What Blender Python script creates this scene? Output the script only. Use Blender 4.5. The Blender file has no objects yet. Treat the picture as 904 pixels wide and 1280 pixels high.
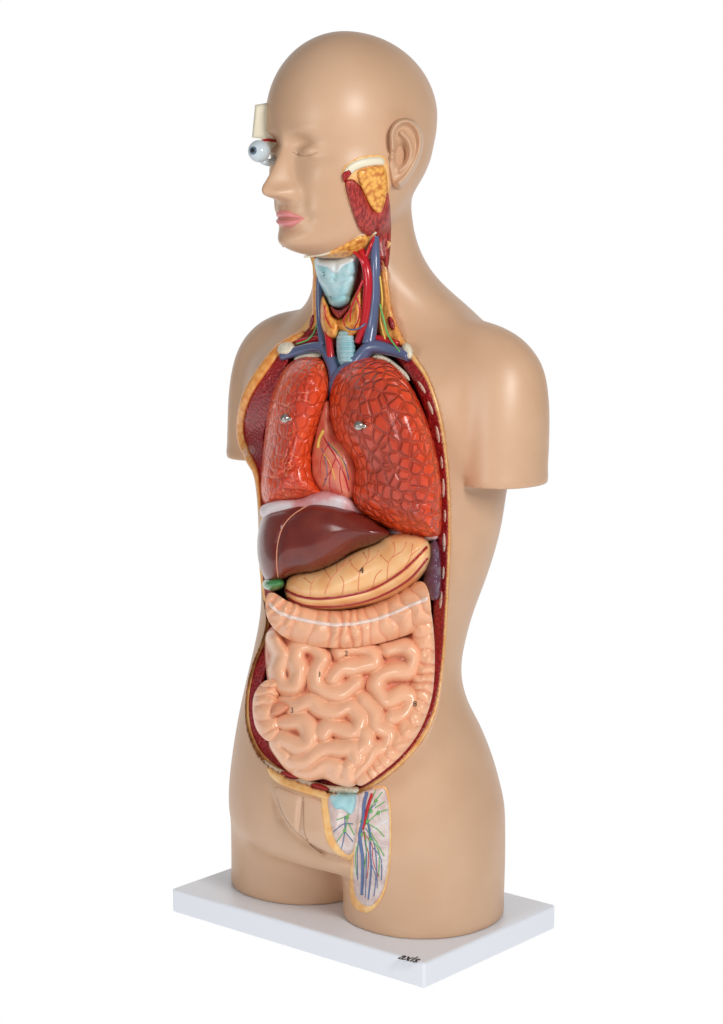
import bpy, math, random
import numpy as np
from mathutils import Vector, Matrix
from mathutils.bvhtree import BVHTree
from mathutils.geometry import delaunay_2d_cdt
random.seed(4); rng=np.random.RandomState(4)
SC=bpy.context.scene; COL=SC.collection
# ---------------------------------------------------------------- camera maths
FPX=2700.; PIT=math.radians(9.0); CAM=np.array([0,-26.,9.])
FW=np.array([0,math.cos(PIT),-math.sin(PIT)]); UP=np.array([0,math.sin(PIT),math.cos(PIT)]); RT=np.array([1.,0,0])
TH=math.radians(40); EU=np.array([math.cos(TH),-math.sin(TH),0]); EV=np.array([-math.sin(TH),-math.cos(TH),0])
def ray(px,py):
    px=np.asarray(px,float); py=np.asarray(py,float)
    return FW+((px-452)/FPX)[...,None]*RT+((640-py)/FPX)[...,None]*UP
def proj(P):
    r=np.asarray(P)-CAM; z=r@FW
    return 452+FPX*(r@RT)/z, 640-FPX*(r@UP)/z
def zof(py): return 9+26*math.tan(-PIT+math.atan((640-py)/FPX))
def L2W(u,v,z):
    u=np.asarray(u,float)[...,None]; v=np.asarray(v,float)[...,None]
    P=u*EU+v*EV; P=P.copy(); P[...,2]=z; return P
# ---------------------------------------------------------------- materials
def rgb(r,g,b):
    f=lambda c:(c/255/12.92) if c/255<=.04045 else ((c/255+.055)/1.055)**2.4
    return (f(r),f(g),f(b),1)
def mat(name,col,col2=None,mode='noise',scale=5,lo=.4,hi=.6,rough=.4,coat=0.,bump=None,spec=.5,stretch=None):
    m=bpy.data.materials.new(name); m.use_nodes=True; nt=m.node_tree; n=nt.nodes; l=nt.links
    b=n['Principled BSDF']; b.inputs['Base Color'].default_value=col; b.inputs['Roughness'].default_value=rough
    b.inputs['Coat Weight'].default_value=coat; b.inputs['Coat Roughness'].default_value=.12
    b.inputs['Specular IOR Level'].default_value=spec
    tc=n.new('ShaderNodeTexCoord'); src=tc.outputs['Object']
    if stretch:
        mp=n.new('ShaderNodeMapping'); mp.inputs['Scale'].default_value=stretch[0]; mp.inputs['Rotation'].default_value=stretch[1]; l.new(src,mp.inputs['Vector']); src=mp.outputs[0]
    def tex(kind,sc):
        if kind=='noise':
            t=n.new('ShaderNodeTexNoise'); t.inputs['Scale'].default_value=sc; t.inputs['Detail'].default_value=4; o=t.outputs['Fac']
        elif kind=='edge':
            t=n.new('ShaderNodeTexVoronoi'); t.feature='DISTANCE_TO_EDGE'; t.inputs['Scale'].default_value=sc; t.inputs['Randomness'].default_value=.8; o=t.outputs['Distance']
        elif kind=='cell':
            t=n.new('ShaderNodeTexVoronoi'); t.inputs['Scale'].default_value=sc; o=t.outputs['Distance']
        elif kind=='attr':
            t=n.new('ShaderNodeAttribute'); t.attribute_name='m'; return t.outputs['Fac']
        l.new(src,t.inputs['Vector']); return o
    if col2:
        o=tex(mode,scale); mr=n.new('ShaderNodeMapRange'); mr.inputs[1].default_value=lo; mr.inputs[2].default_value=hi
        l.new(o,mr.inputs[0]); mx=n.new('ShaderNodeMix'); mx.data_type='RGBA'; mx.inputs[6].default_value=col; mx.inputs[7].default_value=col2
        l.new(mr.outputs[0],mx.inputs[0]); l.new(mx.outputs[2],b.inputs['Base Color'])
    if bump:
        o=tex(bump[0],bump[1]); bp=n.new('ShaderNodeBump'); bp.inputs['Strength'].default_value=bump[2]; bp.inputs['Distance'].default_value=.03 if bump[0]!='edge' else .045
        if bump[0]=='edge':
            mr=n.new('ShaderNodeMapRange'); mr.interpolation_type='SMOOTHSTEP'; mr.inputs[1].default_value=0; mr.inputs[2].default_value=.24; l.new(o,mr.inputs[0]); o=mr.outputs[0]
        l.new(o,bp.inputs['Height']); l.new(bp.outputs[0],b.inputs['Normal'])
    return m
def lungmat(name,cell,edge,orange,scale,wid,bs,lo,hi,fl):
    m=mat(name,cell,rough=.3,coat=.28,bump=('edge',scale,bs),spec=.4); nt=m.node_tree; n=nt.nodes; l=nt.links; b=n['Principled BSDF']
    tc=n.new('ShaderNodeTexCoord'); v=n.new('ShaderNodeTexVoronoi'); v.feature='DISTANCE_TO_EDGE'; v.inputs['Scale'].default_value=scale; v.inputs['Randomness'].default_value=.8
    l.new(tc.outputs['Object'],v.inputs['Vector'])
    at=n.new('ShaderNodeAttribute'); at.attribute_name='m'; ns=n.new('ShaderNodeTexNoise'); ns.inputs['Scale'].default_value=3.0; ns.inputs['Detail'].default_value=5
    l.new(tc.outputs['Object'],ns.inputs['Vector'])
    ad=n.new('ShaderNodeMath'); ad.operation='ADD'; l.new(at.outputs['Fac'],ad.inputs[0]); l.new(ns.outputs['Fac'],ad.inputs[1])
    mr=n.new('ShaderNodeMapRange'); mr.inputs[1].default_value=lo; mr.inputs[2].default_value=hi; l.new(ad.outputs[0],mr.inputs[0])
    m1=n.new('ShaderNodeMix'); m1.data_type='RGBA'; m1.inputs[6].default_value=orange; m1.inputs[7].default_value=cell; l.new(mr.outputs[0],m1.inputs[0])
    n2=n.new('ShaderNodeTexNoise'); n2.inputs['Scale'].default_value=7; l.new(tc.outputs['Object'],n2.inputs['Vector'])
    mu=n.new('ShaderNodeMath'); mu.operation='MULTIPLY'; mu.inputs[1].default_value=wid*2; l.new(n2.outputs['Fac'],mu.inputs[0])
    r2=n.new('ShaderNodeMapRange'); r2.inputs[1].default_value=0; l.new(mu.outputs[0],r2.inputs[2]); l.new(v.outputs['Distance'],r2.inputs[0])
    m2=n.new('ShaderNodeMix'); m2.data_type='RGBA'; m2.inputs[6].default_value=edge; l.new(m1.outputs[2],m2.inputs[7]); l.new(r2.outputs[0],m2.inputs[0])
    if fl:
        v3=n.new('ShaderNodeTexVoronoi'); v3.feature='DISTANCE_TO_EDGE'; v3.inputs['Scale'].default_value=scale*.9; mp=n.new('ShaderNodeMapping'); mp.inputs['Location'].default_value=(3.3,1.7,.4); l.new(tc.outputs['Object'],mp.inputs[0]); l.new(mp.outputs[0],v3.inputs['Vector'])
        n3=n.new('ShaderNodeTexNoise'); n3.inputs['Scale'].default_value=5; l.new(tc.outputs['Object'],n3.inputs['Vector'])
        a1=n.new('ShaderNodeMath'); a1.operation='LESS_THAN'; a1.inputs[1].default_value=.018; l.new(v3.outputs['Distance'],a1.inputs[0])
        a2=n.new('ShaderNodeMath'); a2.operation='GREATER_THAN'; a2.inputs[1].default_value=.56; l.new(n3.outputs['Fac'],a2.inputs[0])
        a3=n.new('ShaderNodeMath'); a3.operation='MULTIPLY'; l.new(a1.outputs[0],a3.inputs[0]); l.new(a2.outputs[0],a3.inputs[1])
        m3=n.new('ShaderNodeMix'); m3.data_type='RGBA'; l.new(m2.outputs[2],m3.inputs[6]); m3.inputs[7].default_value=rgb(238,140,96); l.new(a3.outputs[0],m3.inputs[0])
        m2=m3
    l.new(m2.outputs[2],b.inputs['Base Color']); return m
M={}
M['skin']=mat('skin_plastic',rgb(209,171,140),rgb(204,165,133),'noise',1.2,rough=.4,bump=('noise',25,.03))
M['skin2']=mat('skin_panel',rgb(214,178,150),rgb(210,172,142),'noise',1.2,rough=.4)
M['lid']=mat('lid_line',rgb(160,115,88),rough=.5)
M['lips']=mat('lip_pink',rgb(220,138,136),rough=.34)
M['white']=mat('white_plastic',rgb(230,234,242),rough=.35,bump=('noise',60,.02))
M['fat']=mat('fat_orange',rgb(240,176,98),rgb(222,138,62),'cell',15,.1,.85,rough=.4,coat=.25,bump=('cell',15,-1.))
M['gland']=mat('gland_yellow',rgb(242,180,86),rgb(200,116,46),'cell',19,.35,.8,rough=.35,coat=.3,bump=('cell',19,-1.))
M['fatline']=mat('fat_line',rgb(244,198,134),rgb(236,176,104),'noise',8,rough=.4,coat=.2,bump=('cell',22,-.25))
M['muscle']=mat('muscle_red',rgb(140,16,24),rgb(172,38,44),'cell',26,.45,.85,rough=.38,coat=.2,bump=('cell',26,.45))
M['muscle2']=mat('masseter_red',rgb(190,64,54),rgb(126,20,24),'noise',7,rough=.35,coat=.25,bump=('noise',9,.5),stretch=((6,6,.7),(0,0,0)))
M['bone']=mat('bone_cream',rgb(120,95,75),rgb(232,224,202),'cell',34,.12,.26,rough=.45,bump=('cell',34,.3))
M['rib']=mat('rib_cut',rgb(160,90,80),rgb(214,184,166),'cell',30,.12,.38,rough=.45)
M['cream']=mat('cream_plain',rgb(230,222,198),rough=.45)
M['lungL']=lungmat('lung_cells',rgb(190,64,42),rgb(112,34,28),rgb(232,74,30),7.0,.03,.85,.85,1.6,False)
M['lungR']=lungmat('lung_mottle',rgb(208,62,34),rgb(146,34,22),rgb(234,84,36),7.8,.02,.55,.7,1.45,True)
M['heart']=mat('heart_peach',rgb(228,134,106),rgb(212,100,82),'noise',6,rough=.3,coat=.3)
M['liver']=mat('liver_brown',rgb(120,46,36),rgb(106,36,30),'noise',3,rough=.26,coat=.35,spec=.4)
M['green']=mat('gall_green',rgb(66,136,76),rough=.25,coat=.4)
M['stomach']=mat('stomach_peach',rgb(244,194,138),rgb(240,176,116),'noise',4,rough=.32,coat=.25)
M['redcut']=mat('cut_red',rgb(160,22,24),rough=.35,coat=.3)
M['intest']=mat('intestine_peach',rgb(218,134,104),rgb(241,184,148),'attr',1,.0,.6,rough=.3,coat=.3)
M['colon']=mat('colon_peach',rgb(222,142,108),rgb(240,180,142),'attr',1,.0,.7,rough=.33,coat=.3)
M['taenia']=mat('taenia_band',rgb(240,216,204),rough=.35,coat=.3)
M['diaph']=mat('diaphragm_pale',rgb(222,210,214),rgb(206,140,142),'noise',3,rough=.35)
M['purple']=mat('spleen_purple',rgb(98,62,86),rough=.3,coat=.3)
M['blue']=mat('vein_blue',rgb(88,100,136),rough=.25,coat=.35)
M['blue2']=mat('vein_blue_light',rgb(92,112,156),rough=.35)
M['red']=mat('artery_red',rgb(190,24,38),rough=.25,coat=.35)
M['cart']=mat('cartilage_blue',rgb(156,206,214),rgb(190,222,228),'noise',5,rough=.35)
M['cartw']=mat('cartilage_white',rgb(220,230,232),rough=.35)
M['thyroid']=mat('thyroid_orange',rgb(220,112,46),rgb(242,172,80),'cell',16,.1,.6,rough=.3,coat=.3,bump=('cell',16,-.6))
M['nerve']=mat('nerve_yellow',rgb(232,190,90),rough=.4)
M['lymph']=mat('lymph_green',rgb(104,176,96),rough=.4)
M['black']=mat('black_print',rgb(25,22,22),rough=.5)
M['metal']=mat('pin_metal',rgb(190,185,180),rough=.25); M['metal'].node_tree.nodes['Principled BSDF'].inputs['Metallic'].default_value=.9
M['eye']=mat('eye_white',rgb(200,214,222),rough=.12,coat=.5)
M['iris']=mat('iris_grey',rgb(84,104,122),rough=.2,coat=.5)
M['tissue']=mat('thigh_tissue',rgb(220,206,202),rgb(204,180,176),'noise',8,rough=.4,coat=.2)
M['pink']=mat('pink_line',rgb(220,150,120),rough=.4)
M['vess']=mat('stomach_vessel_red',rgb(224,138,100),rough=.4)
# ---------------------------------------------------------------- mesh helpers
def link(o,parent=None):
    COL.objects.link(o)
    if parent is not None:
        o.parent=parent
        if parent.type=='EMPTY': o.matrix_parent_inverse=Matrix.Translation(-parent.location)
    return o
def mk(name,V,F,m,parent=None,smooth=True,attr=None):
    me=bpy.data.meshes.new(name); me.from_pydata([tuple(map(float,v)) for v in V],[],[tuple(map(int,f)) for f in F]); me.materials.append(M[m]); me.update()
    if smooth: me.polygons.foreach_set('use_smooth',[True]*len(me.polygons))
    if attr is not None:
        a=me.attributes.new('m','FLOAT','POINT'); a.data.foreach_set('value',np.asarray(attr,np.float32))
    return link(bpy.data.objects.new(name,me),parent)
def cr(P,closed=False,step=3.):
    P=np.asarray(P,float); n=len(P); out=[]
    for i in range(n if closed else n-1):
        p=[P[(i+k)%n] if closed else P[min(max(i+k,0),n-1)] for k in (-1,0,1,2)]
        L=np.linalg.norm(p[2][:2]-p[1][:2]) if P.shape[1]<3 or step>=1 else np.linalg.norm(p[2]-p[1])
        k=max(1,int(math.ceil(L/step)))
        for j in range(k):
            t=j/k
            out.append(.5*((2*p[1])+(-p[0]+p[2])*t+(2*p[0]-5*p[1]+4*p[2]-p[3])*t*t+(-p[0]+3*p[1]-3*p[2]+p[3])*t**3))
    if not closed: out.append(P[-1])
    return np.array(out)
def segdist(X,Y,P,closed=False):
    P=np.asarray(P,float); A=P if closed else P[:-1]; B=np.roll(P,-1,0) if closed else P[1:]
    best=np.full(X.shape,1e9); S=np.zeros(X.shape); acc=0
    for a,b in zip(A,B):
        d=b[:2]-a[:2]; L2=max(d@d,1e-9); t=np.clip(((X-a[0])*d[0]+(Y-a[1])*d[1])/L2,0,1)
        D=np.hypot(X-a[0]-t*d[0],Y-a[1]-t*d[1]); w=D<best; best=np.where(w,D,best); S=np.where(w,acc+t*math.sqrt(L2),S); acc+=math.sqrt(L2)
    return best,S
def inside(X,Y,P):
    P=np.asarray(P,float); r=np.zeros(X.shape,bool); j=len(P)-1
    for i in range(len(P)):
        xi,yi=P[i]; xj,yj=P[j]
        if yi!=yj:
            c=((yi>Y)!=(yj>Y))&(X<(xj-xi)*(Y-yi)/(yj-yi)+xi); r^=c
        j=i
    return r
def HF(name,poly,posf,hf,m,parent,sp=3.,base=-.35,mf=None,sharp=False):
    P=cr(poly,True,sp) if not sharp else cr2(poly,sp)
    x0,y0=P.min(0); x1,y1=P.max(0)
    gy=np.arange(y0,y1,sp*.87); pts=[]
    for i,y in enumerate(gy):
        x=np.arange(x0+(i%2)*sp/2,x1,sp); pts.append(np.stack([x,np.full(x.shape,y)],1))
    G=np.concatenate(pts) if pts else np.zeros((0,2)); d,_=segdist(G[:,0],G[:,1],P,True); G=G[inside(G[:,0],G[:,1],P)&(d>sp*.55)]
    A=np.concatenate([P,G]); nb=len(P)
    r=delaunay_2d_cdt([Vector(a) for a in A],[],[list(range(nb))],1,1e-4)
    V=np.array([tuple(v) for v in r[0]]); F=[list(f) for f in r[2]]
    d,_=segdist(V[:,0],V[:,1],P,True); h=hf(V[:,0],V[:,1],d); W=posf(V[:,0],V[:,1],h)
    at=mf(V[:,0],V[:,1],d) if mf else np.clip(d/30,0,1)
    ed={}
    F2=[]
    for f in F:
        a=V[f]; ar=0
        for k in range(len(f)): q=a[k]; w=a[(k+1)%len(f)]; ar+=q[0]*w[1]-w[0]*q[1]
        if ar>0: f=f[::-1]           # px y is down
        F2.append(f)
        for k in range(len(f)): ed[(f[k],f[(k+1)%len(f)])]=1
    bd=[e for e in ed if (e[1],e[0]) not in ed]; ids=sorted({i for e in bd for i in e}); mp={i:len(V)+k for k,i in enumerate(ids)}
    Wb=posf(V[ids,0],V[ids,1],np.full(len(ids),base))
    W=np.concatenate([W,Wb]); at=np.concatenate([at,at[ids]])
    for a,b in bd: F2.append([b,a,mp[a],mp[b]])
    return mk(name,W,F2,m,parent,attr=at)
def cr2(P,sp):
    P=np.asarray(P,float); out=[]
    for i in range(len(P)):
        a=P[i]; b=P[(i+1)%len(P)]; k=max(1,int(np.linalg.norm(b-a)/sp))
        for j in range(k): out.append(a+(b-a)*j/k)
    return np.array(out)
def dome(R,H,h0=0.): return lambda x,y,d: h0+H*np.sqrt(np.clip(1-(1-np.clip(d/R,0,1))**2,0,1))
def flat(h): return lambda x,y,d: np.full(x.shape,h)
def tube(name,P3,R,m,parent,ns=10,step=.05):
    P3=np.asarray(P3,float); R=np.broadcast_to(np.asarray(R,float),(len(P3),)); Q=cr(np.concatenate([P3,R[:,None]],1),False,step); P=Q[:,:3]; r=np.maximum(Q[:,3],.002)
    V=[];F=[]; T=np.gradient(P,axis=0); T/=np.maximum(np.linalg.norm(T,axis=1),1e-9)[:,None]
    nrm=np.cross(T[0],[0.3,.2,1.]); nrm/=np.linalg.norm(nrm)
    for i in range(len(P)):
        nrm=nrm-T[i]*(nrm@T[i]); nrm/=np.linalg.norm(nrm); bn=np.cross(T[i],nrm)
        for k in range(ns):
            a=2*math.pi*k/ns; V.append(P[i]+r[i]*(math.cos(a)*nrm+math.sin(a)*bn))
    for i in range(len(P)-1):
        for k in range(ns): F.append((i*ns+k,i*ns+(k+1)%ns,(i+1)*ns+(k+1)%ns,(i+1)*ns+k))
    F.append(tuple(range(ns))[::-1]); F.append(tuple((len(P)-1)*ns+k for k in range(ns)))
    return mk(name,V,F,m,parent)
def bvh_of(*obs):
    V=[];F=[]
    for o in obs:
        b=len(V); V+=[v.co.copy() for v in o.data.vertices]; F+=[[b+i for i in p.vertices] for p in o.data.polygons]
    return BVHTree.FromPolygons(V,F)
def on(bvh,t0=None):
    def f(px,py,h):
        px=np.atleast_1d(np.asarray(px,float)); py=np.atleast_1d(np.asarray(py,float)); h=np.broadcast_to(h,px.shape); D=ray(px,py)
        T=np.zeros(len(px)); C=Vector(CAM)
        for i in range(len(px)):
            d=Vector(D[i]); L=d.length; hit=bvh.ray_cast(C,d/L)
            T[i]=-1 if hit[0] is None else hit[3]/L
        ok=T>0
        if ok.any():
            for i in np.where(~ok)[0]:
                j=np.argmin(np.where(ok,(px-px[i])**2+(py-py[i])**2,1e18)); T[i]=T[j]
        else: T[:]=t0 or 26.
        return CAM+D*(T-h)[:,None]
    return f
def ony(Y): 
    def f(px,py,h):
        D=ray(np.atleast_1d(px),np.atleast_1d(py)); return CAM+D*((Y-h-CAM[1])/D[:,1])[:,None]
    return f
# ---------------------------------------------------------------- roots
def thing(name,label,cat,loc,group=None):
    o=bpy.data.objects.new(name,None); COL.objects.link(o); o.location=loc; o['label']=label; o['category']=cat; o.empty_display_size=.3
    if group:o['group']=group
    return o
ROOT=thing('anatomical_torso','beige plastic human torso model with bald head and cut open chest on white base plate','anatomical model',(0,0,-.31))
# ---------------------------------------------------------------- body lofts
def ringpts(a,b,cu,cv,z,n=2.2,N=72):
    t=np.linspace(0,2*math.pi,N,endpoint=False); c=np.cos(t); s=np.sin(t)
    u=cu+a*np.sign(c)*np.abs(c)**(2/n); v=cv+b*np.sign(s)*np.abs(s)**(2/n); return u,v
rows=[(225,420,512,1.05),(262,408,516,1.05),(300,400,522,1.02),(335,392,538,.95),(360,388,560,.8),(385,380,590,.62),(405,362,612,.5),(430,335,634,.46),(465,312,636,.52),(510,305,636,.58),(560,308,636,.64),(610,318,634,.66),
(660,322,626,.67),(710,323,611,.68),(760,326,592,.7),(800,320,581,.7),(830,313,577,.7),(865,305,586,.7),(900,298,604,.7),(950,290,622,.72),(1000,285,631,.74),(1035,288,628,.74),(1060,310,600,.7)]
def fit(z,xl,xr,asp):
    a=(xr-xl)/170.; cv=0
    for _ in range(40):
        u,v=ringpts(a,a*asp,0,cv,z); px,_y=proj(L2W(u,v,z)); a*=(xr-xl)/(px.max()-px.min()); cv-=((xl+xr)/2-(px.max()+px.min())/2)/100/.643*.7
    return a,cv
ctrl=[]
for py,xl,xr,asp in rows:
    z=zof(py); a,cv=fit(z,xl,xr,asp); ctrl.append([z,a,a*asp,cv])
ctrl=np.array(ctrl)
def loft(C,N=72,n=2.2,cu=False):   # C rows: z,a,b,cv[,cu]
    V=[];F=[]
    for r in C:
        u,v=ringpts(r[1],r[2],r[4] if len(r)>4 else 0,r[3],r[0],n,N); V+=list(L2W(u,v,r[0]))
    m=len(C)
    up=C[-1][0]>C[0][0]
    for i in range(m-1):
        for k in range(N):
            f=(i*N+k,i*N+(k+1)%N,(i+1)*N+(k+1)%N,(i+1)*N+k); F.append(f if up else f[::-1])
    f0=tuple(range(N)); f1=tuple((m-1)*N+k for k in range(N))
    F.append(f0[::-1] if up else f0); F.append(f1 if up else f1[::-1])
    return V,F
parts=[loft(cr(ctrl,False,.06)[::-1])]
for sg in (1,-1):
    A=np.array([(5.37,.46,.56,-.36,1.9*sg),(5.8,.48,.58,-.38,1.89*sg),(6.3,.52,.58,-.4,1.84*sg),(6.7,.58,.54,-.42,1.72*sg),(6.95,.6,.46,-.42,1.55*sg),(7.12,.55,.34,-.42,1.4*sg),(7.24,.4,.2,-.42,1.25*sg),(7.28,.2,.1,-.42,1.2*sg)])
    parts.append(loft(cr(A,False,.06),n=2.0))
    T=np.array([(.0,.965,.99,-.06,.94*sg),(.5,.975,1.0,-.07,.94*sg),(1.0,.98,1.02,-.08,.92*sg),(1.5,.96,1.0,-.1,.88*sg),(1.9,.75,.8,-.1,.8*sg)])
    parts.append(loft(cr(T,False,.06),n=2.1))
# head
PHI=math.radians(52); HF_=np.array([-math.sin(PHI),-math.cos(PHI),0]); HS=np.array([math.cos(PHI),-math.sin(PHI),0])
HC=L2W(np.array([0.]),np.array([.3]),0)[0]; HZ=7.99; HH=2.61
ip=lambda x,tb:np.interp(x,[q[0] for q in tb],[q[1] for q in tb])
def smooth_tab(tb,k=400,w=5):
    x=np.linspace(0,1,k); y=ip(x,tb); ke=np.ones(w)/w; y2=np.convolve(np.pad(y,w//2,mode='edge'),ke,'valid'); return lambda t:np.interp(t,x,y2)
Ft=smooth_tab([(0,.48),(.012,.64),(.03,.78),(.055,.87),(.08,.895),(.105,.88),(.13,.845),(.145,.86),(.158,.885),(.168,.885),(.178,.862),(.188,.89),(.20,.905),(.215,.89),(.235,.87),(.26,.865),(.35,.86),(.45,.855),(.49,.87),(.53,.905),(.57,.935),(.63,.95),(1,.95)],600,13)
Wt=smooth_tab([(0,.27),(.03,.39),(.07,.50),(.12,.59),(.2,.675),(.3,.74),(.4,.785),(.5,.815),(.6,.845),(.66,.85),(1,.85)],600,25)
Bt=smooth_tab([(0,.05),(.05,.15),(.1,.35),(.2,.62),(.28,.85),(.35,1.0),(.45,1.12),(.55,1.19),(.62,1.2),(1,1.2)],600,25)
Nt=smooth_tab([(0,0),(.245,0),(.256,.12),(.266,.25),(.28,.33),(.30,.355),(.32,.33),(.36,.255),(.40,.185),(.44,.125),(.48,.075),(.52,.035),(.56,.01),(.6,0),(1,0)],600,15)
St=smooth_tab([(0,.13),(.27,.15),(.30,.14),(.335,.105),(.42,.08),(.5,.10),(1,.12)],600,9)
def head_pt(al,t,off=0.):
    al=np.asarray(al,float); t=np.asarray(t,float)
    cap=lambda R,c=.62:np.where(t>c,R*np.sqrt(np.clip(1-((t-c)/(1-c))**2,0,1)),R)
    F=cap(Ft(t)); W=cap(Wt(t)); B=cap(Bt(t)); n=2.1; c=np.cos(al); s=np.sin(al)
    f=np.where(c>0,F,B)*np.sign(c)*np.abs(c)**(2/n); l=W*np.sign(s)*np.abs(s)**(2/n)
    fr=np.clip(c*3,0,1); g=lambda s0,t0,ss,st:np.exp(-((l-s0)/ss)**2-((t-t0)/st)**2)
    a=np.abs(l); ga=lambda s0,t0,ss,st:np.exp(-((a-s0)/ss)**2-((t-t0)/st)**2)
    lash=.456-.012*np.cos(np.clip((a-.32)/.2,-1,1)*math.pi/2)
    f=f+fr*(Nt(t)*np.exp(-(l/St(t))**2)+.085*ga(.13,.285,.05,.022)-.04*ga(.07,.262,.035,.008)
        -.105*ga(.26,.495,.16,.042)+.10*np.exp(-((a-.32)/.14)**2-((t-.474)/.025)**2)-.035*np.exp(-((a-.32)/.15)**2-((t-lash)/.007)**2)
        +.03*ga(.36,.56,.2,.03)+.06*ga(.48,.36,.2,.08)+.02*ga(.5,.2,.2,.08)
        -.022*ga(.28,.18,.05,.03)-.018*ga(.27,.25,.06,.05)-.014*g(0,.235,.03,.02)-.02*g(0,.125,.16,.014)+.035*g(0,.075,.18,.03))
    f=f-fr*.04*np.clip((a-.1)/.2,0,1)*np.exp(-((t-.18)/.035)**2)
    l=l+np.sign(l)*(.03*ga(.7,.4,.25,.06))
    s_off=1+off/np.maximum(np.hypot(f,l),.2)
    P=HC+ (f*s_off)[...,None]*HF_+(l*s_off)[...,None]*HS; P[...,2]=HZ+t*HH; return P,l,f
na=260; q=np.linspace(-1,1,na,endpoint=False); al=math.pi*(q*.45+.55*q**3)
ts=np.concatenate([np.linspace(0,.62,200),.62+.38*np.sin(np.linspace(0,1,60)[1:]*math.pi/2*.995)])
V=[];F=[]
for t in ts: V+=list(head_pt(al,np.full(na,t))[0])
for i in range(len(ts)-1):
    for k in range(na): F.append((i*na+k,i*na+(k+1)%na,(i+1)*na+(k+1)%na,(i+1)*na+k))
F.append(tuple(range(na))[::-1]); F.append(tuple((len(ts)-1)*na+k for k in range(na)))
parts.append((V,F))
AV=[];AF=[]
for V,F in parts:
    b=len(AV); AV+=[tuple(v) for v in V]; AF+=[[b+i for i in f] for f in F]
tmp=mk('tmp',AV,AF,'skin')
md=tmp.modifiers.new('r','REMESH'); md.mode='VOXEL'; md.voxel_size=.024; md.adaptivity=0
dg=bpy.context.evaluated_depsgraph_get(); me=bpy.data.meshes.new_from_object(tmp.evaluated_get(dg)); bpy.data.objects.remove(tmp)
nv=len(me.vertices); co=np.zeros(nv*3); me.vertices.foreach_get('co',co); co=co.reshape(-1,3)
e=np.zeros(len(me.edges)*2,int); me.edges.foreach_get('vertices',e); e=e.reshape(-1,2)
deg=np.bincount(e.ravel(),minlength=nv).astype(float)
def lap(co):
    out=np.zeros_like(co)
    for k in range(3): out[:,k]=(np.bincount(e[:,0],co[e[:,1],k],nv)+np.bincount(e[:,1],co[e[:,0],k],nv))/deg
    return out
U=co@EU; Vv=co@EV; Z=co[:,2]
headw=np.clip((Z-7.95)/.2,0,1)*np.clip((Vv+.15)/.35,0,1); headw=np.maximum(headw,np.clip((Z-8.8)/.3,0,1))
w=.6*(1-headw); w[(np.abs(U)>1.35)&(Z<5.47)&(Z>5.2)]=.02; w[Z<.1]=.02
for _ in range(130): co+=w[:,None]*(lap(co)-co)
for _ in range(3): co+=.4*(Z>7.9)[:,None]*(lap(co)-co)
# pubic panel relief
PUB=[(334,966),(342,1000),(356,1030),(380,1052),(410,1067),(432,1074),(446,1066),(450,1030),(440,990),(400,985),(365,978)]
px,py=proj(co); nf=(co@EV)>.2; PP=cr(PUB,True,5); d,_=segdist(px,py,PP,True); ii=inside(px,py,PP)&nf
s1,_=segdist(px,py,np.array([(380,1000),(382,1036),(388,1052),(402,1066)],float)); s2,_=segdist(px,py,np.array([(336,985),(352,1022),(378,1050),(410,1068),(434,1076)],float))
dd=np.where(ii,.15*np.sqrt(np.clip(1-(1-np.clip(d/26,0,1))**2,0,1))*np.clip((py-975)/60,0,1),0)-np.where(nf,.05*np.exp(-(s1/2.2)**2)+.06*np.exp(-(s2/4)**2)*np.clip((py-985)/40,0,1),0)
co+=EV*dd[:,None]
for _ in range(3): co+=(.5*(np.minimum(d,s1)<14)*nf)[:,None]*(lap(co)-co)
# ---- cut surface
rim=[(225,482),(262,482),(300,482),(335,483),(360,485),(385,489),(405,497),(430,510),(465,533),(510,550),(560,559),(610,562),(660,563),(710,562),(760,560),(800,557),(830,555),(865,551),(900,548),(950,548),(1000,548),(1035,548),(1060,540)]
vcz=[]
for (z,a,b,cv),(py,rx) in zip(ctrl,rim):
    t=np.linspace(-1.0,1.57,300); c=np.cos(t); s=np.sin(t); n=2.2
    px,_=proj(L2W(a*np.sign(c)*abs(c)**(2/n),cv+b*np.sign(s)*abs(s)**(2/n),z)); i=np.argmax(px); j=i+np.argmin(np.abs(px[i:]-rx)); v=cv+b*np.sign(s[j])*abs(s[j])**(2/n)
    vcz.append((z,v))
vcz=np.array(vcz)[::-1]
zz=np.linspace(vcz[0,0],vcz[-1,0],200); vv=np.interp(zz,vcz[:,0],vcz[:,1]); vv=np.convolve(np.pad(vv,10,mode='edge'),np.ones(21)/21,'valid')
CAVP=[(391,300),(391,335),(392,372),(388,395),(372,414),(352,426),(340,440),(322,464),(306,492),(299,525),(300,552),(310,575),(319,592),(323,620),(326,650),(324,700),(328,742),(333,770),(328,800),(316,830),(309,860),(307,890),(311,918),(321,941),(335,956),(355,969),(385,981),(412,990),(440,992),(464,984),(500,957),(528,925),(546,886),(555,825),(560,745),(563,655),(560,585),(551,522),(536,474),(519,446),(505,425),(492,398),(486,362),(482,320),(482,300)]
CP=cr(CAVP,True,6)
me.vertices.foreach_set('co',co.ravel()); me.update()
bt=BVHTree.FromPolygons([Vector(c) for c in co],[list(p.vertices) for p in me.polygons])
smp=[]
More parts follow.
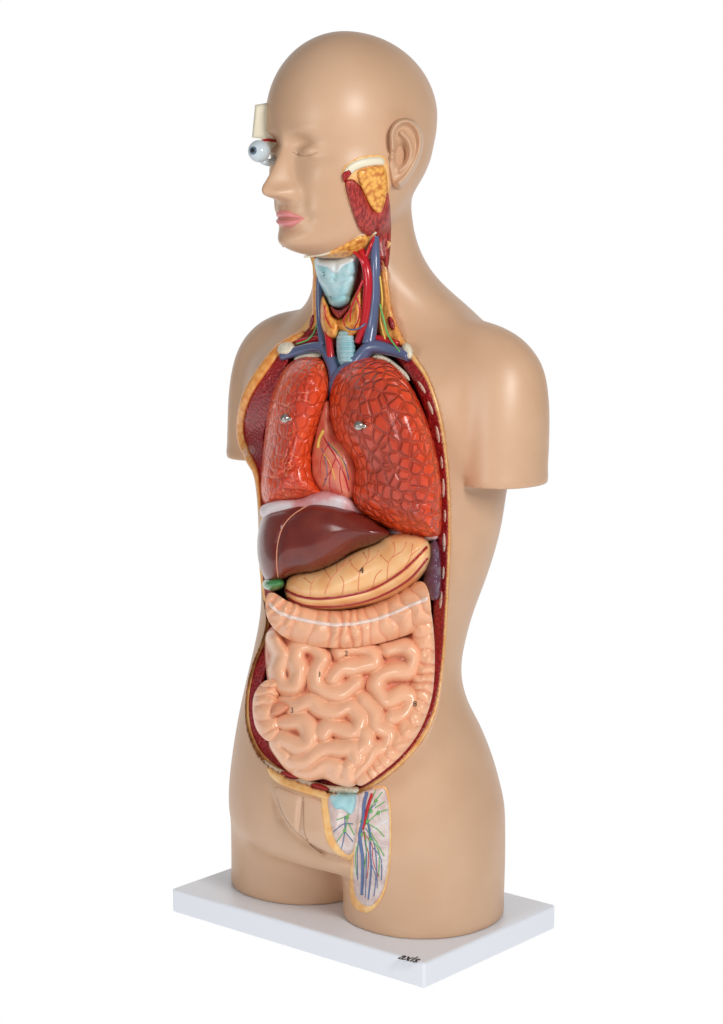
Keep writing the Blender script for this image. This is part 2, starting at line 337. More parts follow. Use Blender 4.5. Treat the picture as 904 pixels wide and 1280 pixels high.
for i in range(0,len(CP),2):
    p=CP[i]
    if p[1]<350: continue
    tg=CP[(i+1)%len(CP)]-CP[i-1]; nn_=np.array([-tg[1],tg[0]]); nn_/=np.linalg.norm(nn_)
    if not inside(np.array([p[0]+nn_[0]*4]),np.array([p[1]+nn_[1]*4]),CP)[0]: nn_=-nn_
    left=p[0]<400 and 420<p[1]<960
    q_=p+nn_*(7 if left else 1.5)
    d_=Vector(ray(q_[0],q_[1])); hit=bt.ray_cast(Vector(CAM),d_.normalized())
    if hit[0] is None: continue
    P_=np.array(hit[0]); dv=float(P_@EV-np.interp(P_[2],zz,vv)); smp.append((p[0],p[1],float(np.clip(dv,-.35,.5))))
smp=np.array(smp)
def dvf(px,py):
    px=np.asarray(px,float); py=np.asarray(py,float); num=np.zeros(px.shape); den=np.zeros(px.shape)
    for a,b,c in smp:
        w_=1/(((px-a)**2+(py-b)**2)+60)**1.6; num+=w_*c; den+=w_
    return num/den
def cav(px,py,h):
    px=np.atleast_1d(np.asarray(px,float)); py=np.atleast_1d(np.asarray(py,float)); D=ray(px,py); z=np.array([zof(y) for y in py]); cvn=CAM@EV; dn=D@EV
    h=h+dvf(px,py)
    for _ in range(6):
        t=(np.interp(z,zz,vv)+h-cvn)/dn; z=CAM[2]+t*D[:,2]
    return CAM+D*t[:,None]
px,py=proj(co); ins=inside(px,py,CP)&(co[:,2]<7.97); d,_=segdist(px,py,CP,True)
vc=np.interp(co[:,2],zz,vv)+dvf(px,py); lim=np.where(d>14,vc-.42,vc-.03); D=co-CAM; cur=co@EV; mv=ins&(cur>lim)
t=(lim-CAM@EV)/(D@EV); co[mv]=(CAM+D*t[:,None])[mv]
me.vertices.foreach_set('co',co.ravel()); me.materials.clear(); me.materials.append(M['skin']); me.polygons.foreach_set('use_smooth',[True]*len(me.polygons)); me.update()
body=link(bpy.data.objects.new('body_shell',me),ROOT); SK=on(bvh_of(body))
def cavtube(name,pts,r,m,parent): # pts px,py,h
    a=np.array(pts,float); return tube(name,cav(a[:,0],a[:,1],a[:,2]),np.asarray(r)/100.,m,parent)
def surftube(name,pts,f,r,m,parent,h=.004,ns=6):
    P=cr(np.array(pts,float),False,4.); return tube(name,f(P[:,0],P[:,1],h),r/100.,m,parent,ns,.2)
def textmesh(txt,size,off=0.):
    cu=bpy.data.curves.new('t','FONT'); cu.body=txt; cu.size=size; cu.offset=off; cu.align_x='CENTER'; cu.align_y='CENTER'; o=bpy.data.objects.new('t',cu); COL.objects.link(o)
    dg=bpy.context.evaluated_depsgraph_get(); dg.update(); m_=bpy.data.meshes.new_from_object(o.evaluated_get(dg)); bpy.data.objects.remove(o)
    return [tuple(v.co) for v in m_.vertices],[list(p.vertices) for p in m_.polygons]
def number(txt,px,py,f,size,parent,name='number_mark'):
    vs,fs=textmesh(txt,size); c=f([px],[py],.02)[0]; return mk(name,[c+RT*v[0]+UP*v[1] for v in vs],fs,'black',parent,False)
# ---------------------------------------------------------------- base plate
def plate():
    import bmesh
    bm=bmesh.new(); vs=[]
    for z in (-.31,0.0):
        for u,v in ((-2.04,-1.31),(2.04,-1.31),(2.04,1.31),(-2.04,1.31)): vs.append(bm.verts.new(L2W(np.array(u),np.array(v),z)))
    for f in ((0,1,2,3),(4,5,6,7),(0,1,5,4),(1,2,6,5),(2,3,7,6),(3,0,4,7)): bm.faces.new([vs[i] for i in f])
    bmesh.ops.recalc_face_normals(bm,faces=bm.faces); bmesh.ops.bevel(bm,geom=list(bm.edges),offset=.03,segments=3,affect='EDGES',profile=.5)
    m_=bpy.data.meshes.new('base_plate'); bm.to_mesh(m_); m_.materials.append(M['white']); return link(bpy.data.objects.new('base_plate',m_),ROOT)
PL=plate()
vs,fs=textmesh('axis',1.0,.022); D=ray(512.,1198.5); c=CAM+D*((.004-CAM[2])/D[2]); va=np.array(vs); sx=.25/np.ptp(va[:,0])
ang=math.radians(-33); bx_=np.array([math.cos(ang),math.sin(ang),0]); by_=np.array([-math.sin(ang),math.cos(ang),0])
mk('printed_logo',[c+bx_*(v[0]*sx)+by_*((v[1]-va[:,1].mean())*.27) for v in vs],fs,'black',PL,False)
# ---------------------------------------------------------------- rim layers
HF('fat_rim',CAVP,cav,lambda x,y,d:np.where(d<10,.02,-.4*np.clip((d-10)/5,0,1)+.02),'fatline',ROOT,3.,-.3)
MUS=[(396,300),(396,335),(397,372),(393,399),(378,418),(359,431),(348,444),(331,468),(315,494),(306,522),(306,548),(315,570),(323,589),(327,615),(329,650),(327,700),(331,742),(337,770),(332,800),(320,830),(313,860),(311,888),(315,915),(325,937),(339,952),(359,965),(385,976),(412,985),(440,987),(462,980),(497,954),(524,922),(543,883),(552,824),(557,745),(560,655),(557,586),(548,524),(533,477),(516,451),(501,429),(487,400),(480,362),(478,320),(478,300)]
def hmus(x,y,d):
    wd_=13+22*np.clip(1-np.hypot((x-330)/45,(y-505)/75),0,1)
    return .045-.36*np.clip((d-wd_)/8,0,1)
HF('muscle_wall',MUS,cav,hmus,'muscle',ROOT,2.4,-.3)
HF('chest_fat',[(374,414),(381,418),(364,431),(347,447),(332,468),(315,494),(306,522),(306,547),(315,569),(323,589),(326,615),(327,640),(324,640),(321,615),(316,592),(307,576),(297,552),(296,525),(303,492),(320,462),(338,438),(352,426)],cav,dome(4,.035,.045),'fat',ROOT,2,-.25)
def ell(cx,cy,a,b,r=0,n=14):
    t=np.linspace(0,2*math.pi,n,endpoint=False); c,s=math.cos(r),math.sin(r); return [(cx+a*math.cos(k)*c-b*math.sin(k)*s,cy+a*math.cos(k)*s+b*math.sin(k)*c) for k in t]
for x,y,a,b,r in [(527,484,2.3,9,-.55),(538,510,2.3,9,-.35),(547,543,2.2,11,-.17),(552,578,1.8,8,-.1),(554,610,2.1,12,0),(556,645,1.7,8,0),(555,678,2.1,12,0),(554,716,1.7,8,.05),(551,750,1.9,11,.08)]:
    HF('rib_end',ell(x,y,a,b,r),cav,dome(3,.010,.047),'rib',ROOT,1.4,0.)
HF('clavicle_end',ell(358,436,12,9,-.2),cav,dome(8,.12,.06),'bone',ROOT,2,-.05)
HF('clavicle_end',ell(509,439,7,11,-.3),cav,dome(6,.1,.08),'bone',ROOT,2,-.05)
HF('rib_end',[(462,446),(475,441),(492,452),(508,466),(512,476),(500,470),(484,460),(468,453)],cav,dome(5,.06,.1),'bone',ROOT,2,-.05)
HF('rib_end',[(368,448),(384,441),(398,440),(402,446),(388,452),(374,456)],cav,dome(5,.06,.1),'bone',ROOT,2,-.05)
# ---------------------------------------------------------------- lungs
def fissure(x,y,d,P,dep,w): s,_=segdist(x,y,np.array(P,float)); return -dep*np.exp(-(s/w)**2)
RL=thing('lung','red mottled lung on the left of the photo, beside the bare red chest muscle','lung',tuple(cav(330,632,0)[0]))
RLP=[(390,445),(404,449),(411,466),(413,490),(407,512),(399,535),(393,562),(393,588),(400,606),(409,618),(382,627),(350,631),(332,630),(326,612),(328,575),(332,535),(337,505),(346,478),(358,458),(373,447)]
rl=HF('lung_lobe',RLP,cav,lambda x,y,d:dome(38,.45,.1)(x,y,d)+fissure(x,y,d,[(398,560),(370,580),(340,600)],.03,3),'lungR',RL,2.4,-.2)
LLx=thing('lung','large red lung with cobbled cell pattern on the right, beside the rib ends','lung',tuple(cav(500,665,0)[0]))
LLP=[(468,446),(486,451),(503,466),(518,490),(531,518),(542,552),(549,585),(552,620),(552,650),(550,668),(538,673),(515,671),(488,664),(460,652),(442,637),(437,618),(440,600),(440,582),(429,564),(417,546),(411,524),(410,500),(414,476),(424,459),(440,449),(454,446)]
ll=HF('lung_lobe',LLP,cav,lambda x,y,d:dome(55,.6,.1)(x,y,d)+fissure(x,y,d,[(552,640),(520,628),(480,628),(440,600)],.02,3),'lungL',LLx,2.4,-.2)
for o,rt,px_,py_ in ((rl,RL,358,524),(ll,LLx,450,533)):
    f=on(bvh_of(o)); p=f([px_],[py_],0)[0]; nrm=np.array([-.2,-.95,.25]); nrm/=np.linalg.norm(nrm)
    pin=tube('fixing_pin',[p-nrm*.02,p+nrm*.05,p+nrm*.052,p+nrm*.09],[.03,.03,.055,.05],'metal',rt,14,.02)
    tube('pin_bar',[p+nrm*.07+np.array([-.03,0,0.0]),p+nrm*.07+np.array([.09,0,-.01])],[.03,.026],'metal',pin,10,.03)
# ---------------------------------------------------------------- heart
HT=thing('heart','peach coloured heart with branching vessels showing between the two lungs','heart',tuple(cav(415,625,0)[0]))
hh=HF('heart_body',[(404,500),(414,506),(424,540),(442,560),(452,590),(450,620),(436,634),(412,630),(398,618),(386,600),(385,570),(391,540),(397,515)],cav,dome(30,.34,.08),'heart',HT,2.2,-.3)
f=on(bvh_of(hh))
for pts,r,m,n in [([(404,545),(410,556),(420,572),(430,592),(436,614)],.9,'red','coronary_artery'),([(410,556),(402,572),(400,590)],.6,'red','coronary_artery'),([(420,572),(414,588),(412,606),(418,620)],.6,'red','coronary_artery'),([(414,588),(406,600)],.45,'red','coronary_artery'),([(425,584),(425,600),(428,616)],.5,'red','coronary_artery'),([(408,552),(418,562),(431,580),(436,600)],.6,'blue','coronary_vein'),([(402,560),(407,574),(409,594),(404,608)],.5,'blue','coronary_vein'),
  ([(405,538),(400,548),(398,560)],2.2,'nerve','fat_pad'),([(412,554),(423,566),(432,586)],.6,'nerve','fat_pad'),([(404,566),(413,580),(419,600)],.55,'nerve','fat_pad')]:
    surftube(n,pts,f,r,m,HT,.003)
HF('aorta_root',[(404,502),(412,502),(414,520),(410,540),(402,545),(399,525)],cav,dome(8,.12,.22),'heart',HT,2,-.1)
# ---------------------------------------------------------------- diaphragm
HF('diaphragm',[(326,634),(345,626),(375,624),(402,614),(425,618),(440,625),(455,640),(480,656),(515,664),(544,666),(544,675),(515,677),(478,675),(450,664),(425,652),(400,645),(360,645),(330,648)],cav,lambda x,y,d:dome(8,.1,.36)(x,y,d)-.22*np.clip((x-430)/50,0,1),'diaph',ROOT,2.5,-.3)
# ---------------------------------------------------------------- liver
LV=thing('liver','glossy dark brown liver lying below the lungs with pale dividing line','liver',tuple(cav(380,720,0)[0]))
lv=HF('liver_lobe',[(331,642),(350,634),(385,627),(412,628),(436,634),(458,644),(476,656),(488,667),(472,679),(442,690),(418,705),(394,715),(366,719),(350,727),(336,728),(327,715),(322,692),(323,665)],cav,lambda x,y,d:dome(36,.34,.3)(x,y,d)+fissure(x,y,d,[(384,631),(358,650),(347,680),(347,722)],.025,3),'liver',LV,2.5,-.2)
f=on(bvh_of(lv)); surftube('ligament_line',[(386,631),(366,644),(353,660),(347,682),(346,705),(348,722)],f,.8,'pink',LV,.002)
HF('gall_bladder',ell(342,730,14,9,-.05),cav,dome(10,.2,.3),'green',LV,1.8,-.1)
# ---------------------------------------------------------------- stomach
ST=thing('stomach','peach stomach with two dark red cut lines lying under the liver','stomach',tuple(cav(450,757,0)[0]))
stl=[(358,738),(375,745),(400,748),(435,744),(470,734),(505,712),(533,684)]
def hs(x,y,d):
    s,_=segdist(x,y,cr(stl,False,4)); return dome(34,.4,.2)(x,y,d)-.05*np.exp(-(s/2.5)**2)
st=HF('stomach_wall',[(358,724),(372,716),(396,712),(420,702),(445,688),(470,678),(482,669),(505,666),(528,670),(538,683),(537,703),(524,724),(498,744),(462,757),(420,764),(385,763),(364,755),(356,740)],cav,hs,'stomach',ST,2.2,-.2)
f=on(bvh_of(st))
surftube('cut_line',stl,f,2.2,'redcut',ST,.0); surftube('cut_line',[(361,748),(385,757),(425,757),(470,747),(510,725),(534,698)],f,1.8,'redcut',ST,.0)
for pts in [[(406,742),(414,724),(428,708),(434,696)],[(414,724),(406,712)],[(421,716),(422,704)],[(428,708),(440,702)],[(448,738),(450,716),(460,700),(462,686)],[(450,716),(440,706),(438,700)],[(455,707),(470,696),(474,688)],[(460,700),(454,690)],[(484,724),(486,704),(494,690),(492,678)],[(486,704),(476,694)],[(490,697),(504,688),(508,678)],[(388,744),(390,730),(398,720)],[(390,730),(380,722)],[(507,708),(514,694),(516,680)],[(514,694),(524,686)],[(428,742),(430,728),(426,720)],[(466,734),(470,720),(478,712)]]:
    surftube('stomach_vessel',pts,f,.6,'vess',ST,.0)
number('4',452,713,f,.11,ST)
SP=thing('spleen','dark purple spleen wedge between the stomach and the right chest wall','spleen',tuple(cav(540,748,0)[0]))
HF('spleen_body',[(536,680),(546,676),(551,700),(551,735),(546,750),(536,748),(528,735),(530,710)],cav,lambda x,y,d:dome(10,.16,.1)(x,y,d)+.02*np.sin(y/3.2),'purple',SP,2,-.3)
# ---------------------------------------------------------------- intestines
IN=thing('intestine','peach coiled intestines filling the belly with ridged colon frame','intestine',tuple(cav(440,985,0)[0]))
IP=[(334,790),(348,782),(380,798),(430,804),(490,796),(526,786),(532,820),(528,860),(516,900),(492,935),(468,962),(452,976),(438,984),(420,980),(405,974),(385,976),(362,966),(346,948),(336,930),(338,905),(348,885),(338,868),(333,840),(331,812)]
COI=[[(344,800),(350,818),(345,838),(352,854),(368,858),(374,842),(368,824),(374,808),(392,808),(402,822),(396,840),(398,858),(414,866),(432,864),(446,856)],
[(424,812),(444,808),(462,812),(466,828),(448,834),(428,834),(418,846)],
[(486,810),(506,808),(518,822),(512,840),(492,838),(476,846),(472,862),(484,874),(502,868),(516,874),(508,892),(492,896)],
[(454,876),(466,890),(474,908),(490,916),(484,934),(468,940),(462,956),(450,970)],
[(352,880),(370,882),(388,878),(404,888),(422,888),(438,884),(450,898),(446,914),(430,912),(414,908),(404,918)],
[(344,902),(360,900),(378,902),(388,916),(382,932),(366,930),(350,922),(342,934),(352,948)],
[(366,952),(382,954),(396,942),(408,936),(424,934),(440,936),(446,950)],
[(376,970),(394,968),(406,958),(420,958),(418,974),(436,976),(436,960)],[(458,918),(458,930),(450,938)]]
COI=[cr(c,False,4) for c in COI]
def coild(x,y):
    xw=x+1.4*np.sin(y/9.+1)+.6*np.sin(y/4+x/9); yw=y+1.4*np.sin(x/10.)+.6*np.sin(x/4.3+y/10)
    b=np.full(x.shape,1e9)
    for c in COI: b=np.minimum(b,segdist(xw,yw,c)[0])
    return b
def hint(x,y,d):
    b=coild(x,y); R=13.6+1.*np.sin(x/13.+y/17.)
    return dome(50,.21,.16)(x,y,d)+.2*np.sqrt(np.clip(1-(b/R)**2,0.08,1))
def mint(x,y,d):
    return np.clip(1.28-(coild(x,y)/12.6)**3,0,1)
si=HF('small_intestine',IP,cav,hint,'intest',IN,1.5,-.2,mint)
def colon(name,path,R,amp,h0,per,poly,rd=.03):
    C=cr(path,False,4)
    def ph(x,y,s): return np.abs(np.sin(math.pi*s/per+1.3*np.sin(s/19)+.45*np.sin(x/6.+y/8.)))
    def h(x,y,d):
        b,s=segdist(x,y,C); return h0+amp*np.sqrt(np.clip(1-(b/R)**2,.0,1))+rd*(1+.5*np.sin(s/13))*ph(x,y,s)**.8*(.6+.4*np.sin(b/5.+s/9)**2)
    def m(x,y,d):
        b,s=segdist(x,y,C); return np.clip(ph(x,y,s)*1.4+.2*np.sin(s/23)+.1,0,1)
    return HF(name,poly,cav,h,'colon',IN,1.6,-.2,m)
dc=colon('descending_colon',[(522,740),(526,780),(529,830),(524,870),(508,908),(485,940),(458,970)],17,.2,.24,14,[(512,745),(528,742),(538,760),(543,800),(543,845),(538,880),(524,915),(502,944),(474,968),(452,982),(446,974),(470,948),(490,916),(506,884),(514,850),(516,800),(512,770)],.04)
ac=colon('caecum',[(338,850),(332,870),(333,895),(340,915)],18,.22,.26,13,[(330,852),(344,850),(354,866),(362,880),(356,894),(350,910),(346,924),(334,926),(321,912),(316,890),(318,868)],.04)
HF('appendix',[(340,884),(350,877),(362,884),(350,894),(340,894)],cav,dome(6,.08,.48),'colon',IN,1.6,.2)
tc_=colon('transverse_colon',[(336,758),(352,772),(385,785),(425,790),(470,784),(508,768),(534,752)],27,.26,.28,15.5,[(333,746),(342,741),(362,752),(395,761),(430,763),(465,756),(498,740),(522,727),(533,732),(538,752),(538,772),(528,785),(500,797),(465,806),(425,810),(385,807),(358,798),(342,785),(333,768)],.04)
f=on(bvh_of(tc_))
P=cr(np.array([(337,755),(352,767),(385,776),(425,781),(470,774),(508,759),(534,748)],float),False,4.)
HF('taenia_band',[tuple(p+np.array([0,-2.6])) for p in P[::4]]+[tuple(p+np.array([0,2.6])) for p in P[::-4]],f,dome(2.5,.02,.004),'taenia',IN,1.8,-.05)
f2=on(bvh_of(si,dc,ac,tc_))
for t_,x,y in (('2',433,817),('1',400,843),('3',365,888),('8',519,880)): number(t_,x,y,f2,.09,IN)
# ---------------------------------------------------------------- neck
N_=ROOT
HF('neck_muscle',[(472,232),(484,236),(489,280),(486,330),(480,338),(472,320),(470,280)],SK,dome(6,.05,.015),'muscle2',N_,2.5,-.1)
HF('neck_fat',[(396,330),(402,345),(402,380),(398,405),(388,412),(390,390),(391,350)],cav,dome(4,.05,.06),'fat',N_,2,-.2)
HF('neck_fat',[(474,345),(481,340),(486,370),(492,395),(502,420),(500,432),(488,425),(474,420),(471,390)],cav,dome(5,.06,.06),'fat',N_,2,-.2)
HF('cut_muscle',ell(489,404,4,9,-.3),cav,dome(3,.03,.13),'muscle',N_,2,0)
HF('cut_muscle',ell(390,402,3,9,.2),cav,dome(3,.03,.1),'muscle',N_,2,0)
HF('neck_muscle',[(400,318),(470,300),(474,345),(472,400),(468,430),(440,436),(404,430),(398,380)],cav,dome(10,.1,.03),'muscle2',N_,2.5,-.2)
lx=HF('larynx',[(395,322),(420,321),(446,316),(448,334),(445,352),(441,366),(436,380),(424,386),(412,382),(405,366),(399,354),(395,340)],cav,lambda x,y,d:dome(15,.24,.14)(x,y,d)+fissure(x,y,d,[(398,341),(408,349),(424,352),(446,343)],.03,2.2)+fissure(x,y,d,[(420,323),(418,350)],.02,2)+fissure(x,y,d,[(406,372),(438,370)],.03,2),'cart',N_,2,-.1)
fl_=on(bvh_of(lx)); HF('larynx_notch',[(397,325),(420,323),(444,320),(444,326),(430,332),(420,342),(408,334),(398,331)],fl_,dome(3,.02,.003),'cartw',N_,2,-.03)
HF('thyroid_gland',[(400,382),(404,370),(411,382),(416,394),(424,398),(432,394),(439,376),(451,358),(455,372),(455,400),(448,416),(436,423),(428,414),(419,423),(407,420),(400,404)],cav,lambda x,y,d:dome(10,.17,.2)(x,y,d)+fissure(x,y,d,[(424,392),(425,422)],.06,3),'thyroid',N_,1.8,-.1)
HF('thyroid_muscle',[(413,383),(420,387),(428,387),(437,381),(432,390),(424,398),(417,392)],cav,dome(6,.06,.3),'muscle2',N_,2,0)
HF('trachea',[(422,416),(441,415),(444,450),(436,458),(423,452)],cav,lambda x,y,d:dome(9,.14,.18)(x,y,d)+.04*np.abs(np.sin(y/1.9)),'cart',N_,1.0,-.1)
for n,pts,r,m in [('jugular_vein',[(475,240,.06),(472,262,.14),(469,290,.2),(469,330,.24),(469,370,.24),(465,405,.24),(461,430,.24)],[3,4,5,6,6.2,7,8.2],'blue'),
 ('carotid_artery',[(450,310,.28),(457,330,.32),(460,350,.32),(459,375,.32),(455,405,.3),(448,428,.24)],[5,5.5,5.6,5.6,5.4,5],'red'),
 ('carotid_branch',[(456,335,.34),(450,322,.38),(441,314,.38)],[2.6,2.2,1.8],'red'),
 ('carotid_branch',[(456,325,.3),(463,308,.3),(468,296,.24)],[2.6,2.2,1.8],'red'),
 ('jugular_vein',[(399,345,.14),(399,375,.2),(401,405,.22),(405,432,.2)],[3.4,4.2,4.8,5.8],'blue'),
 ('carotid_artery',[(403,395,.24),(409,415,.28),(413,440,.24),(415,462,.18)],[3,3.6,4.8,4.8],'red'),
 ('subclavian_vein',[(352,446,.08),(375,438,.12),(398,434,.18),(408,440,.18),(418,462,.2),(420,488,.16)],[5,6.5,7,7.5,8,9],'blue'),
 ('subclavian_vein',[(512,446,.12),(490,438,.16),(464,434,.22),(448,450,.24),(431,464,.22),(420,480,.2),(417,500,.12)],[6,7,8.5,8.5,9,9,9],'blue'),
 ('subclavian_artery',[(498,430,.14),(478,424,.18),(462,422,.2)],[4,4,4],'red'),
 ('subclavian_artery',[(372,428,.1),(392,424,.12),(406,422,.14)],[4,4,4],'red'),
 ('thyroid_artery',[(454,350,.38),(447,366,.42),(439,386,.42),(438,402,.4)],[1.5,1.3,1.2,.8],'red'),
 ('thyroid_artery',[(445,370,.42),(450,386,.42),(448,400,.4),(442,412,.38)],[1.2,1.2,1,.7],'red'),
 ('thyroid_artery',[(439,386,.42),(430,398,.4),(431,408,.38)],[1.1,1,.7],'red'),
 ('thyroid_artery',[(406,382,.38),(407,396,.4),(414,410,.38)],[1.1,1,.7],'red'),
 ('thyroid_vein',[(461,400,.28),(450,410,.38),(439,412,.4),(432,409,.38)],[1.5,1.2,1,.7],'blue'),
 ('nerve',[(475,345,.22),(478,375,.22),(476,400,.22),(482,425,.2)],[1.1,1.1,1.1,1.1],'nerve'),
 ('lymph_vessel',[(475,380,.26),(480,400,.24),(486,420,.22),(500,440,.2)],[.9,1.2,1.2,.9],'lymph'),
 ('lymph_vessel',[(398,390,.18),(395,410,.18),(386,424,.18),(370,430,.16)],[.9,1.1,1.1,.9],'lymph')]:
    cavtube(n,pts,r,m,N_)
number('2',405,343,fl_,.07,N_); number('5',414,373,fl_,.07,N_)
# ---------------------------------------------------------------- cheek window
HF('cheek_window',[(428,214),(438,202),(455,195),(476,194),(484,202),(487,228),(485,255),(478,280),(466,296),(452,290),(442,268),(432,240)],SK,flat(.008),'fatline',N_,2.5,-.06)
HF('cheek_bone',[(430,214),(440,203),(458,197),(478,197),(480,206),(462,208),(446,213),(434,222)],SK,dome(4,.03,.02),'cream',N_,2,-.02)
HF('jaw_muscle',[(431,230),(440,224),(450,232),(458,248),(466,262),(474,266),(472,284),(463,295),(451,289),(441,266)],SK,dome(6,.05,.02),'muscle2',N_,2,-.02)
HF('salivary_gland',[(448,214),(464,209),(480,208),(485,232),(483,255),(476,268),(466,262),(457,246),(450,230)],SK,dome(6,.06,.02),'gland',N_,2,-.02)
HF('cheek_muscle',[(428,218),(436,211),(440,216),(434,224),(430,228)],SK,dome(3,.03,.03),'redcut',N_,1.8,0)
HF('jaw_fat',[(408,318),(430,306),(452,294),(462,298),(455,312),(436,320),(415,322)],SK,dome(5,.05,.02),'gland',N_,2,-.05)
surftube('jaw_edge',[(380,321),(408,317),(434,305),(452,294),(470,291),(478,284)],SK,1.4,'cream',N_,.01)
# ---------------------------------------------------------------- face details
def al_of(l,t):
    W=float(Wt(np.array(t))); return math.copysign(math.asin(min(.999,abs(l)/W)**(2.1/2)),l) if abs(l)>1e-6 else 0.
def facepatch(name,top,bot,m,off,parent,nu=40,nvv=14,LW=.25):
    V=[];F=[]
    for i in range(nu):
        s=i/(nu-1); l=-LW+2*LW*s; tt=np.interp(l,*zip(*top)); tb=np.interp(l,*zip(*bot))
        for j in range(nvv):
            t=tb+(tt-tb)*j/(nvv-1); o_=off*math.sin(math.pi*j/(nvv-1))**.7*math.sin(math.pi*s)**.5+.004*(1 if 0<j<nvv-1 else -3); P_,_,_=head_pt(np.array([al_of(l,t)]),np.array([t]),o_); V.append(P_[0])
    for i in range(nu-1):
        for j in range(nvv-1): a=i*nvv+j; F.append((a,a+nvv,a+nvv+1,a+1))
    return mk(name,V,F,m,parent)
def curve_tab(f,LW=.25,n=41): return [(x,f(x/LW)) for x in np.linspace(-LW,LW,n)]
facepatch('upper_lip',curve_tab(lambda s:.178+.036*(1-abs(s)**1.7)-.005*math.exp(-(s/.15)**2)),curve_tab(lambda s:.1765-.003*(1-s*s)),'lips',.04,ROOT)
facepatch('lower_lip',curve_tab(lambda s:.176-.005*(1-s*s)),curve_tab(lambda s:.175-.044*(1-abs(s)**2.4)),'lips',.048,ROOT)
surftube('eyelid',[(366,190),(374,194),(383,195),(391,193),(397,190)],SK,.4,'lid',ROOT,-.001)
# ear
helix=cr([(492,186),(490,168),(496,156),(507,151),(518,156),(525,169),(525,186),(518,204),(508,220),(499,229)],False,3)
anti=cr([(502,166),(511,176),(514,190),(509,204),(501,213)],False,3)
def hear(x,y,d):
    a,_=segdist(x,y,helix); b,_=segdist(x,y,anti); c=np.hypot((x-501)/7,(y-194)/13)
    return .04+.16*np.clip((x-487)/40,0,1)+.13*np.exp(-(a/4.)**2)+.09*np.exp(-(b/3.6)**2)-.22*np.exp(-c**2)-.05*np.clip(1-d/3,0,1)+.08*np.exp(-(np.hypot(x-491,y-196)/4.5)**2)+.03*np.exp(-(np.hypot(x-499,y-226)/6)**2)
HF('ear',[(487,176),(488,162),(495,151),(507,147),(520,152),(528,166),(529,184),(523,204),(513,222),(504,234),(496,236),(490,229),(486,210),(487,192)],SK,hear,'skin',ROOT,1.3,-.1)
# eye and bone
def hp(s,f,z): return HC+HS*s+HF_*f+np.array([0,0,z])
D=ray(324.,189.); Yd=hp(-.28,1.02,9)[1]; ec=CAM+D*((Yd-CAM[1])/D[1])
def sphere(name,c,r,m,parent,nu=32,nvv=20):
    V=[];F=[]
    for j in range(nvv+1):
        for i in range(nu):
            a=2*math.pi*i/nu; b=math.pi*j/nvv; V.append(c+np.array([math.sin(b)*math.cos(a)*r,math.sin(b)*math.sin(a)*r,math.cos(b)*r]))
    for j in range(nvv):
        for i in range(nu): F.append((j*nu+i,(j+1)*nu+i,(j+1)*nu+(i+1)%nu,j*nu+(i+1)%nu))
    return mk(name,V,F,m,parent)
ey=sphere('eyeball',ec,.13,'eye',ROOT)
gd=np.array([-.5,-.86,.05]); gd/=np.linalg.norm(gd)
tube('iris',[ec+gd*.10,ec+gd*.131],[.052,.044],'iris',ey,20,.05); tube('pupil',[ec+gd*.12,ec+gd*.136],[.024,.022],'black',ey,16,.05)
tube('eye_muscle',[ec+np.array([.02,.05,-.11]),ec+np.array([.1,.1,-.13]),ec+np.array([.2,.2,-.1])],[.03,.045,.04],'eye',ROOT)
tube('eye_muscle',[ec+np.array([-.0,.04,.11]),ec+np.array([.08,.08,.13]),ec+np.array([.2,.2,.12])],[.014,.018,.018],'redcut',ROOT)
HF('brow_bone',[(319,131),(343,127),(347,160),(347,200),(339,200),(336,182),(330,174),(315,172)],ony(Yd+.2),dome(3,.03,0.),'cream',ROOT,2.5,-.35,sharp=True)
HF('temple_cut',[(340,108),(346,100),(346,128),(339,128)],ony(Yd+.2),flat(0.),'pink',ROOT,3,-.1)
HF('cheek_cut',[(351,288),(357,292),(359,304),(354,309),(350,300)],ony(Yd+.12),dome(3,.04,0),'redcut',ROOT,2,-.15)
# ---------------------------------------------------------------- pelvis and thigh
HF('pubic_panel',[(345,984),(372,993),(402,1002),(406,1030),(413,1054),(426,1070),(406,1064),(382,1050),(360,1028),(349,1005)],SK,dome(3,.012,.003),'skin2',N_,2.2,-.02)
HF('pubic_rim',[(334,957),(350,968),(385,980),(412,988),(440,990),(448,1000),(440,1003),(408,999),(382,992),(352,981),(338,970)],SK,dome(3,.02,.012),'fatline',N_,2.5,-.1)
HF('pubic_bone',[(330,950),(350,961),(385,974),(414,982),(446,983),(444,992),(412,991),(384,984),(354,974),(336,963)],cav,dome(5,.05,.12),'bone',N_,2.2,-.2)
for x,y in ((362,969),(400,984)): HF('cut_muscle',ell(x,y,12,4,.3),cav,dome(3,.03,.18),'redcut',N_,2,.05)
HF('pelvis_cut',[(402,990),(414,986),(440,984),(452,992),(450,1020),(446,1050),(440,1074),(428,1072),(411,1056),(404,1030)],SK,flat(.02),'fatline',N_,2.5,-.1)
pc=HF('pelvis_section',[(412,994),(440,990),(450,996),(447,1030),(442,1062),(434,1068),(420,1052),(413,1025)],SK,dome(4,.03,.028),'tissue',N_,2.5,-.05)
HF('pelvis_ligament',[(414,992),(442,988),(446,1000),(440,1018),(428,1012),(418,1010)],SK,dome(5,.04,.055),'cart',N_,2.5,0)
HF('thigh_rim',[(446,990),(470,984),(484,986),(489,1020),(488,1075),(481,1115),(466,1138),(452,1140),(440,1130),(437,1108),(440,1070),(444,1030)],SK,flat(.008),'fatline',N_,3,-.06)
tw=HF('thigh_section',[(448,993),(470,986),(482,988),(487,1020),(486,1075),(479,1112),(466,1131),(453,1130),(443,1114),(442,1070),(447,1030)],SK,dome(4,.02,.015),'tissue',N_,2.5,-.05)
f=on(bvh_of(body,tw,pc))
def many(n,L,r,m):
    for i,p in enumerate(L):
        q_=[(x+1.2*math.sin(y/7.+i),y) for x,y in p]; surftube(n,q_,f,r,m,N_,.001)
